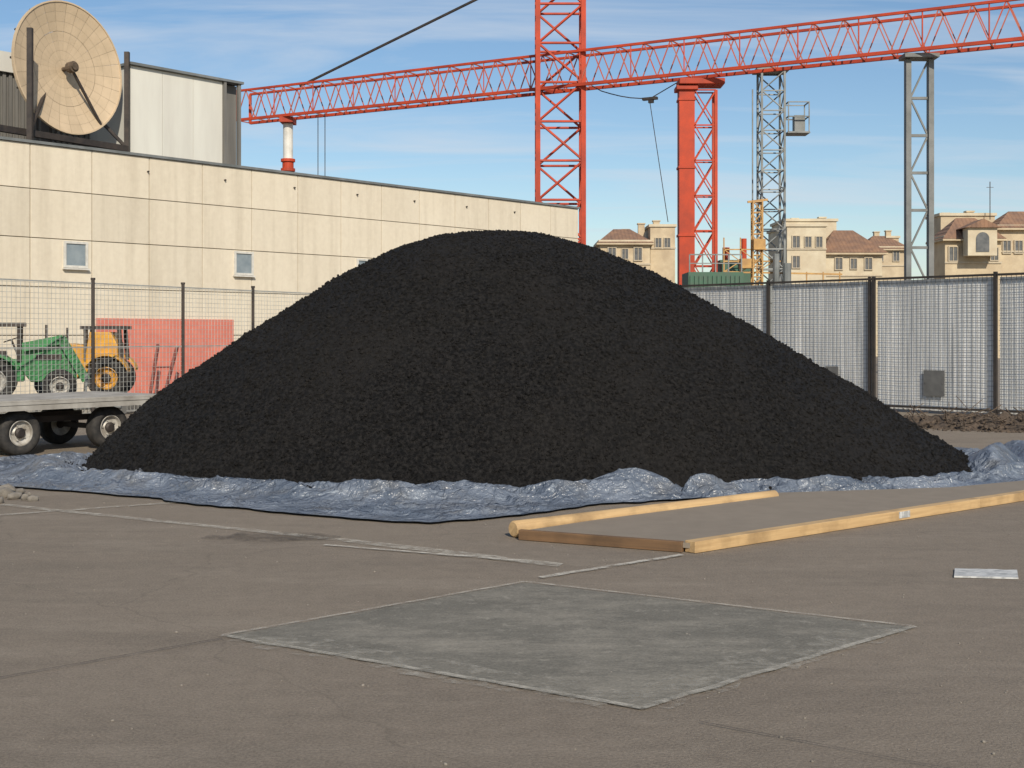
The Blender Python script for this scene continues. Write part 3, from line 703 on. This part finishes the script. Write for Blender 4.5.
# ------------------------------------------------------------------ tower crane
bL=Vector((-14.5,70.2,0)); bR=Vector((20.1,51.0,0)); bd_=(bR-bL).normalized(); bs=Vector((-bd_.y,bd_.x,0))
zb,zt=13.12,14.68; blen=(bR-bL).length
def bp(t,z): return bL+bd_*t+up*z
def bt(px): k=(px-512)/F; return -(bL.x-k*bL.y)/(bd_.x-k*bd_.y)
tm=bt(560); mc=bp(tm,0)
cr=top('tower_crane',mc,'tall red lattice tower crane with a very long horizontal jib','crane')
mb=MB(); lattice(mb,Vector((mc.x,mc.y,.6)),Vector((mc.x,mc.y,20.5)),(1,0,0),(0,1,0),2.1,1.9,11,.22,.09)
mb.obj('mast',['red'],cr)
mb=MB(); mb.box((mc.x,mc.y,.3),(4,4,.6)); mb.obj('base_slab',['rubble'],cr)
mb=MB()
J0=bp(0,0);J1=bp(blen+9,0); w=1.1
for zz,sd in ((zb,-w/2),(zb,w/2),(zt,-w/2),(zt,w/2)): mb.beam(J0+up*zz+bs*sd,J1+up*zz+bs*sd,.14 if zz==zb else .11,mi=0)
nn=38
for i in range(nn):
    a=J0+(J1-J0)*(i/nn); m_=J0+(J1-J0)*((i+.5)/nn); c=J0+(J1-J0)*((i+1)/nn)
    for sd in (-w/2,w/2):
        mb.beam(a+up*zb+bs*sd,m_+up*zt+bs*sd,.045,mi=1); mb.beam(m_+up*zt+bs*sd,c+up*zb+bs*sd,.045,mi=1)
        if i%2==0 and sd<0: mb.beam(a+up*zb+bs*sd,a+up*zt+bs*sd,.05,mi=0)
    mb.beam(a+up*zb+bs*(w/2),a+up*zb-bs*(w/2),.05,mi=1)
    mb.beam(m_+up*zt+bs*(w/2),m_+up*zt-bs*(w/2),.05,mi=1)
mb.beam(J0+up*zb+bs*w/2,J0+up*zt+bs*w/2,.14); mb.beam(J0+up*zb-bs*w/2,J0+up*zt-bs*w/2,.14)
mb.obj('jib',['red','jibpale'],cr)
mb=MB(); mb.beam(bp(bt(300),zt),Vector((mc.x,mc.y,19.25)),.10); mb.obj('tie_rod',['dark'],cr)
for a in (bp(bt(318),zb),bp(bt(325),zb)):
    mb=MB(); mb.cyl(a,Vector((a.x,a.y,6)),.022,5); mb.obj('hoist_rope',['dark'],cr)
tt=bt(650); q=bp(tt,zb-.85); mb=MB(); mb.frame_box(q,bd_,bs,up,.7,.2,.12); mb.frame_box(q-up*.13+bd_*.05,bd_,bs,up,.22,.16,.14); mb.obj('trolley',['dark'],cr)
mb=MB(); pts=[bp(bt(592),zb)]+[bp(bt(592)+(tt-bt(592))*k/6,zb-.10-.72*math.sin(k/6*1.57)) for k in range(1,7)]
for a,c in zip(pts,pts[1:]): mb.cyl(a,c,.025,5)
e2=bp(bt(684),zb-.1); mb.cyl(q,e2,.025,5); hk=px_at(668,222,q.y-1); mb.cyl(q-up*.2,hk,.018,5); mb.obj('hoist_rope',['dark'],cr)
def pier(name,px,label):
    c=bp(bt(px),0); return top(name,c,label,'pillar'),c
r,c=pier('crane_pier',696,'red steel pier with solid column and lattice side carrying the jib')
x1=(677-512)*c.y/F+.4; x2=(717-512)*c.y/F-.1
mb=MB(); mb.box((x1,c.y,6.3),(.68,.68,12.6)); 
for z in (3,6,9,12): mb.box((x1,c.y,z),(.76,.76,.10))
mb.obj('column',['red'],r)
mb=MB(); 
for yy in (-.35,.35):
    mb.beam((x2,c.y+yy,0),(x2,c.y+yy,12.4),.13)
    for k in range(8):
        z0=k*1.55;z1=z0+1.55; mb.beam((x1+.34,c.y+yy,z0),(x2,c.y+yy,z1),.06); mb.beam((x1+.34,c.y+yy,z1),(x2,c.y+yy,z1),.06); mb.beam((x2,c.y+yy,z0),(x1+.34,c.y+yy,z1),.045)
mb.obj('lattice_side',['red'],r)
mb=MB(); mb.box(((x1+x2)/2,c.y,12.76),(2.0,1.2,.26)); mb.box((x1,c.y,12.5),(.95,.95,.2)); mb.obj('cap',['red'],r,bevel=.03)
r,c=pier('crane_pier',288,'white round pier with red lower section carrying the jib end')
mb=MB(); mb.cyl((c.x,c.y,0),(c.x,c.y,10.75),.30,16); mb.cyl((c.x,c.y,10.75),(c.x,c.y,10.9),.38,16); mb.cyl((c.x,c.y,10.25),(c.x,c.y,10.4),.38,16); mb.obj('lower_section',['red'],r)
mb=MB(); mb.cyl((c.x,c.y,10.9),(c.x,c.y,12.75),.26,16); mb.obj('column',['white'],r)
mb=MB(); mb.box((c.x,c.y,12.92),(.7,1.2,.28)); mb.obj('cap',['red'],r)
r,c=pier('crane_pier',919,'tall grey steel pier with two legs and cross braces')
mb=MB(); hw=.46
for sx in (-hw,hw): mb.box((c.x+sx,c.y,6.4),(.21,.32,12.8))
for k in range(8):
    z0=.6+k*1.52; mb.beam((c.x-hw+.10,c.y,z0),(c.x+hw-.10,c.y,z0),.11); a=(-hw+.10 if k%2 else hw-.10); mb.beam((c.x+a,c.y,z0),(c.x-a,c.y,z0+1.52),.07)
mb.box((c.x,c.y,12.92),(1.4,.9,.16)); mb.obj('column',['pier'],r)
c=px_at(771,335,63.5); c.z=0; r=top('lattice_tower',c,'slender grey lattice tower with a small side cage','tower')
mb=MB(); lattice(mb,c,c+up*14.4,(1,0,0),(0,1,0),1.1,1.1,15,.10,.05); mb.box((c.x,c.y,14.5),(1.6,1.4,.12)); mb.obj('mast',['steel'],r)
mb=MB(); cz=12.2; cx_=c.x+1.25
for z in (cz-.75,cz,cz+.7):
    for a,b2 in (((-.5,-.5),(.5,-.5)),((.5,-.5),(.5,.5)),((.5,.5),(-.5,.5)),((-.5,.5),(-.5,-.5))): mb.beam((cx_+a[0],c.y+a[1],z),(cx_+b2[0],c.y+b2[1],z),.05)
for a in ((-.5,-.5),(.5,-.5),(.5,.5),(-.5,.5)): mb.beam((cx_+a[0],c.y+a[1],cz-.75),(cx_+a[0],c.y+a[1],cz+.7),.05)
mb.box((cx_,c.y,cz-.78),(1.1,1.1,.05)); mb.box((cx_+.1,c.y,cz-.3),(.5,.5,.8)); mb.obj('cage',['steel'],r)
mb=MB(); mb.beam((c.x-.9,c.y,0),(c.x-.9,c.y,13.6),.06); mb.obj('cable_duct',['steel'],r)
# ------------------------------------------------------------------ houses
def mkwin():
    mb=MB()
    for (dx_,dz,w,h) in ((-.42,0,.1,1.5),(.42,0,.1,1.5),(0,.7,.74,.1),(0,-.7,.74,.1),(0,0,.05,1.3)): mb.box((dx_,-.02,dz),(w,.14,h))
    f=mb.obj('window',['framestucco']); 
    mb=MB(); mb.box((0,-.0,0),(.76,.06,1.32)); g2=mb.obj('pane',['darkglass']); 
    return f.data,g2.data,f,g2
wf,wg,_a,_b=mkwin(); bpy.data.objects.remove(_a); bpy.data.objects.remove(_b)
def house(label,Y,boxes,roofs,wins,mat,chims=()):
    xc=sum(b[0]+b[1] for b in boxes)/2/len(boxes); X0=(xc-512)*Y/F
    r=top('house',(X0,Y,0),label,'house','houses beyond the fence')
    sc=Y/F
    def xx(px): return (px-512)*sc
    def zz(py): return H+(335-py)*sc
    mb=MB()
    for (a,b2,t,y0,dp_) in boxes:
        mb.box(((xx(a)+xx(b2))/2,Y+y0+dp_/2,zz(t)/2),(xx(b2)-xx(a),dp_,zz(t)))
        par=MB(); par.box(((xx(a)+xx(b2))/2,Y+y0+dp_/2,zz(t)+.06),(xx(b2)-xx(a)+.24,dp_+.24,.2)); par.obj('cornice',['stucco2'],r)
        par=MB(); par.box(((xx(a)+xx(b2))/2,Y+y0-.03,zz(t)-1.7),(xx(b2)-xx(a)+.08,.10,.12)); par.obj('string_course',['framestucco'],r)
    mb.obj('wall',[mat],r)
    for (a,b2,te_,tr_,y0,dp_,kind) in roofs:
        xa,xb=xx(a)-.2,xx(b2)+.2; ya,yb=Y+y0-.4,Y+y0+dp_+.4; z0,z1=zz(te_),zz(tr_); mb=MB()
        ins=min((yb-ya)/2,(xb-xa)/2*.7); ym=(ya+yb)/2
        vs=[(xa,ya,z0),(xb,ya,z0),(xb,yb,z0),(xa,yb,z0),(xa+ins,ym,z1),(xb-ins,ym,z1)]
        mb.add(vs,[(0,1,5,4),(1,2,5),(2,3,4,5),(3,0,4),(3,2,1,0)])
        rf_=mb.obj('roof',['tile'],r)
        mb=MB(); mb.box(((xa+xb)/2,(ya+yb)/2,z0-.08),(xb-xa,yb-ya,.12)); mb.obj('eaves',['stucco'],r,parent=rf_)
    for (a,t,y0) in chims:
        mb=MB(); mb.box((xx(a),Y+y0,zz(t)-.6),(.5,.5,1.2)); mb.box((xx(a),Y+y0,zz(t)+.03),(.62,.62,.1)); mb.obj('chimney',[mat],r)
    for (px,py,y0,s) in wins:
        o=bpy.data.objects.new('window',wf); p_=bpy.data.objects.new('pane',wg); COL.objects.link(o); COL.objects.link(p_)
        o.parent=r; o.location=Vector((xx(px),Y+y0-.02,zz(py)))-Vector(r['_o']); o.scale=(s*.75,1,s*.72); p_.parent=o
    return r
house('beige stucco house with brown tiled roof and square tower block',100,
  [(600,650,242,0,6),(652,677,225,1.2,5)],[(599,651,243,226,0,6,'hip')],
  [(612,254,0,1),(625,254,0,.8),(638,254,0,1),(660,242,1.2,.8),(669,242,1.2,.8)],'stucco',chims=((645,221,3),(662,217,4),(630,226,4)))
house('cream stucco house with flat parapet block and brown hipped roof',96,
  [(787,826,226,0,7),(828,886,252,1.0,6),(796,850,216,4,5)],[(826,888,252,226,1.0,6,'hip')],
  [(796,242,0,.9),(808,242,0,.8),(819,242,0,.8),(796,262,0,.9),(842,263,1,.9),(857,263,1,.8),(872,263,1,.9)],'stucco2',chims=((838,212,5),(812,212,6),(868,232,5)))
house('distant pale house with low brown roof',125,
  [(866,908,248,0,5),(893,905,236,2,3)],[(865,909,249,234,0,5,'hip')],[(880,256,0,1),(896,256,0,1)],'stucco',chims=((885,230,3),(900,228,4)))
r3=house('tan stucco house with brown tiled roofs, arched dormer and chimneys',90,
  [(945,1001,238,0,3),(956,1012,211,3.2,3),(1003,1060,226,1,3)],[(944,1002,239,216,0,3,'hip'),(1002,1062,227,208,1,3,'hip')],
  [(953,254,0,1),(994,254,0,.9),(1012,246,1,.9),(1024,246,1,.9),(1036,246,1,.9)],'stucco',chims=((992,206,4.5),(966,208,4.5)))
Y=88.9; cx_=(976-512)*90/F; cz=H+(335-240)*90/F
mb=MB(); mb.box((cx_,Y+.35,cz-.2),(2.0,1.0,1.9)); mb.obj('dormer',['stucco2'],r3)
mb=MB(); hx=1.25; mb.add([(cx_-hx,Y-.4,cz+.75),(cx_+hx,Y-.4,cz+.75),(cx_,Y-.4,cz+1.35),(cx_-hx,Y+1.5,cz+.75),(cx_+hx,Y+1.5,cz+.75),(cx_,Y+1.5,cz+1.35)],[(0,2,5,3),(2,1,4,5),(3,5,4),(0,3,4,1),(0,1,2)]); mb.obj('roof',['tile'],r3)
mb=MB(); pts=[(-.45,-.9),(.45,-.9),(.45,0)]+[(.45*math.cos(a),.45*math.sin(a)) for a in np.linspace(.2,2.94,9)]+[(-.45,0)]
mb.add([(cx_+a,Y-.19,cz+b2) for a,b2 in pts],[tuple(range(len(pts)))]); mb.obj('arched_window',['darkglass'],r3)
a=px_at(990,207,92.5); o=top('roof_antenna',a,'thin roof antenna mast with a crossbar','antenna'); mb=MB(); mb.beam(a-up*.9,a+up*1.8,.05); mb.beam(a+up*1.4-Vector((.25,0,0)),a+up*1.4+Vector((.25,0,0)),.03); mb.obj('mast',['dark'],o)
# ------------------------------------------------------------------ site equipment behind the fence
p=px_at(716,335,52); r=top('site_container',(p.x,p.y,0),'dull green steel site container with rails on top','container'); mb=MB(); zt_=H+(335-272)*52/F
mb.box((p.x,p.y+1,zt_/2),(2.2,2,zt_)); 
for k in range(12): mb.box((p.x-1.0+k*.18,p.y-.03,zt_/2),(.08,.06,zt_-.3))
mb.obj('body',['green2'],r)
mb=MB()
for k in range(5): mb.beam((p.x-1.05+k*.52,p.y+.05,zt_),(p.x-1.05+k*.52,p.y+.05,zt_+.7),.05)
mb.beam((p.x-1.05,p.y+.05,zt_+.7),(p.x+1.05,p.y+.05,zt_+.7),.05); mb.beam((p.x-1.05,p.y+.05,zt_+.35),(p.x+1.05,p.y+.05,zt_+.35),.04); mb.obj('railing',['steel'],r)
p=px_at(757,335,55); r=top('scaffold_tower',(p.x,p.y,0),'yellow and orange lattice machinery mast','scaffold'); mb=MB(); hh=H+(335-202)*55/F
lattice(mb,Vector((p.x,p.y,0)),Vector((p.x,p.y,hh)),(1,0,0),(0,1,0),.40,.40,16,.055,.035); mb.beam((p.x-.4,p.y,hh),(p.x+.45,p.y,hh+.1),.09); mb.obj('mast',['orange'],r)
mb=MB(); z=H+(335-240)*55/F; mb.box((p.x+.05,p.y-.1,z-.2),(.5,.5,.45)); mb.box((p.x-.5,p.y,z-1.0),(.45,.5,.4)); mb.beam((p.x-1.4,p.y,z-1.35),(p.x+3.6,p.y,z-1.45),.07); mb.beam((p.x-1.4,p.y,z-.9),(p.x+1.0,p.y,z-.9),.06); mb.beam((p.x-1.4,p.y,z-.4),(p.x+.4,p.y,z-.4),.05)
for k in range(8): mb.beam((p.x-1.4+k*.7,p.y,0),(p.x-1.4+k*.7,p.y,z-((-.1 if k<2 else .4) if k<3 else .9 if k<4 else 1.35)),.05)
for k in range(3): mb.beam((p.x-1.4+k*.7,p.y,z-1.35),(p.x-.7+k*.7,p.y,z-.9),.04); mb.beam((p.x-.7+k*.7,p.y,z-.9),(p.x-1.4+k*.7,p.y,z-.4),.035)
mb.obj('platform',['orange'],r)
mb=MB(); mb.cyl((p.x+.75,p.y-.3,3.2),(p.x+.75,p.y-.3,z-.6),.14,10); mb.cyl((p.x+1.2,p.y-.3,3.2),(p.x+1.2,p.y-.3,z-1.0),.18,10); mb.box((p.x+1.0,p.y-.2,3.3),(1.4,.8,.7)); mb.box((p.x+1.0,p.y-.2,1.5),(1.2,.7,3)); mb.obj('pump_unit',['steel'],r)
p=px_at(735,335,58); r=top('generator_unit',(p.x,p.y,0),'grey-green generator unit with red stacks','generator'); mb=MB(); mb.box((p.x,p.y,(H+3.2)/2),(1.4,1.6,H+3.2)); mb.box((p.x,p.y,H+3.25),(1.6,1.8,.10)); mb.obj('body',['green2'],r)
for dx_,r_,h_ in ((.4,.12,5.9),(-.4,.16,5.5)):
    mb=MB(); mb.cyl((p.x+dx_,p.y,4.8),(p.x+dx_,p.y,h_),r_,10); mb.obj('stack',['red'],r)
# ------------------------------------------------------------------ light, sky, camera
el=math.radians(33); az=Vector((.24,-.97)).normalized()
S=Vector((az.x*math.cos(el),az.y*math.cos(el),math.sin(el)))
l=bpy.data.lights.new('sun','SUN'); l.energy=4.3; l.angle=math.radians(.5); l.color=(1,.91,.77)
lo=bpy.data.objects.new('sun',l); lo.rotation_euler=S.to_track_quat('Z','Y').to_euler(); COL.objects.link(lo)
w=bpy.data.worlds.new('World'); scene.world=w; w.use_nodes=True; t=w.node_tree; t.nodes.clear()
ow=N(t,'ShaderNodeOutputWorld'); bg=N(t,'ShaderNodeBackground'); bg.inputs[1].default_value=.10
sk=N(t,'ShaderNodeTexSky'); sk.sky_type='NISHITA'; sk.sun_disc=False; sk.sun_elevation=el; sk.sun_rotation=math.atan2(az.x,az.y)
sk.air_density=1.0; sk.dust_density=.4; sk.ozone_density=2.2
hs=N(t,'ShaderNodeHueSaturation'); hs.inputs['Saturation'].default_value=1.1; hs.inputs['Value'].default_value=1.05; t.links.new(sk.outputs[0],hs.inputs['Color'])
tc=N(t,'ShaderNodeTexCoord'); sep=N(t,'ShaderNodeSeparateXYZ'); t.links.new(tc.outputs['Generated'],sep.inputs[0])
zz=N(t,'ShaderNodeMath',operation='ADD'); zz.inputs[1].default_value=.10; t.links.new(sep.outputs[2],zz.inputs[0])
dx_=N(t,'ShaderNodeMath',operation='DIVIDE'); t.links.new(sep.outputs[0],dx_.inputs[0]); t.links.new(zz.outputs[0],dx_.inputs[1])
dy_=N(t,'ShaderNodeMath',operation='DIVIDE'); t.links.new(sep.outputs[1],dy_.inputs[0]); t.links.new(zz.outputs[0],dy_.inputs[1])
cb=N(t,'ShaderNodeCombineXYZ'); t.links.new(dx_.outputs[0],cb.inputs[0]); t.links.new(dy_.outputs[0],cb.inputs[1])
mp=N(t,'ShaderNodeMapping'); mp.inputs['Scale'].default_value=(.5,1.9,1); mp.inputs['Rotation'].default_value=(0,0,.2); t.links.new(cb.outputs[0],mp.inputs[0])
n1=N(t,'ShaderNodeTexNoise'); n1.inputs['Scale'].default_value=1.1; n1.inputs['Detail'].default_value=9; n1.inputs['Roughness'].default_value=.58; n1.inputs['Distortion'].default_value=.7
t.links.new(mp.outputs[0],n1.inputs[0])
mr=N(t,'ShaderNodeMapRange'); mr.inputs[1].default_value=.47; mr.inputs[2].default_value=.76; mr.inputs[4].default_value=.7; t.links.new(n1.outputs[0],mr.inputs[0])
c=mixc(t,mr.outputs[0],hs.outputs[0],(6.6,7.1,7.8)); t.links.new(c,bg.inputs[0]); t.links.new(bg.outputs[0],ow.inputs[0])
cam=bpy.data.cameras.new('camera'); co=bpy.data.objects.new('camera',cam); COL.objects.link(co); co.location=(0,0,H); co.rotation_euler=(math.radians(90),0,0)
cam.sensor_width=36; cam.lens=36*F/1024; cam.shift_y=-49/1024; cam.clip_end=6000; scene.camera=co
scene.view_settings.view_transform='Standard'; scene.view_settings.look='None'; scene.view_settings.exposure=0
for o in bpy.data.objects:
    if '_o' in o: del o['_o']
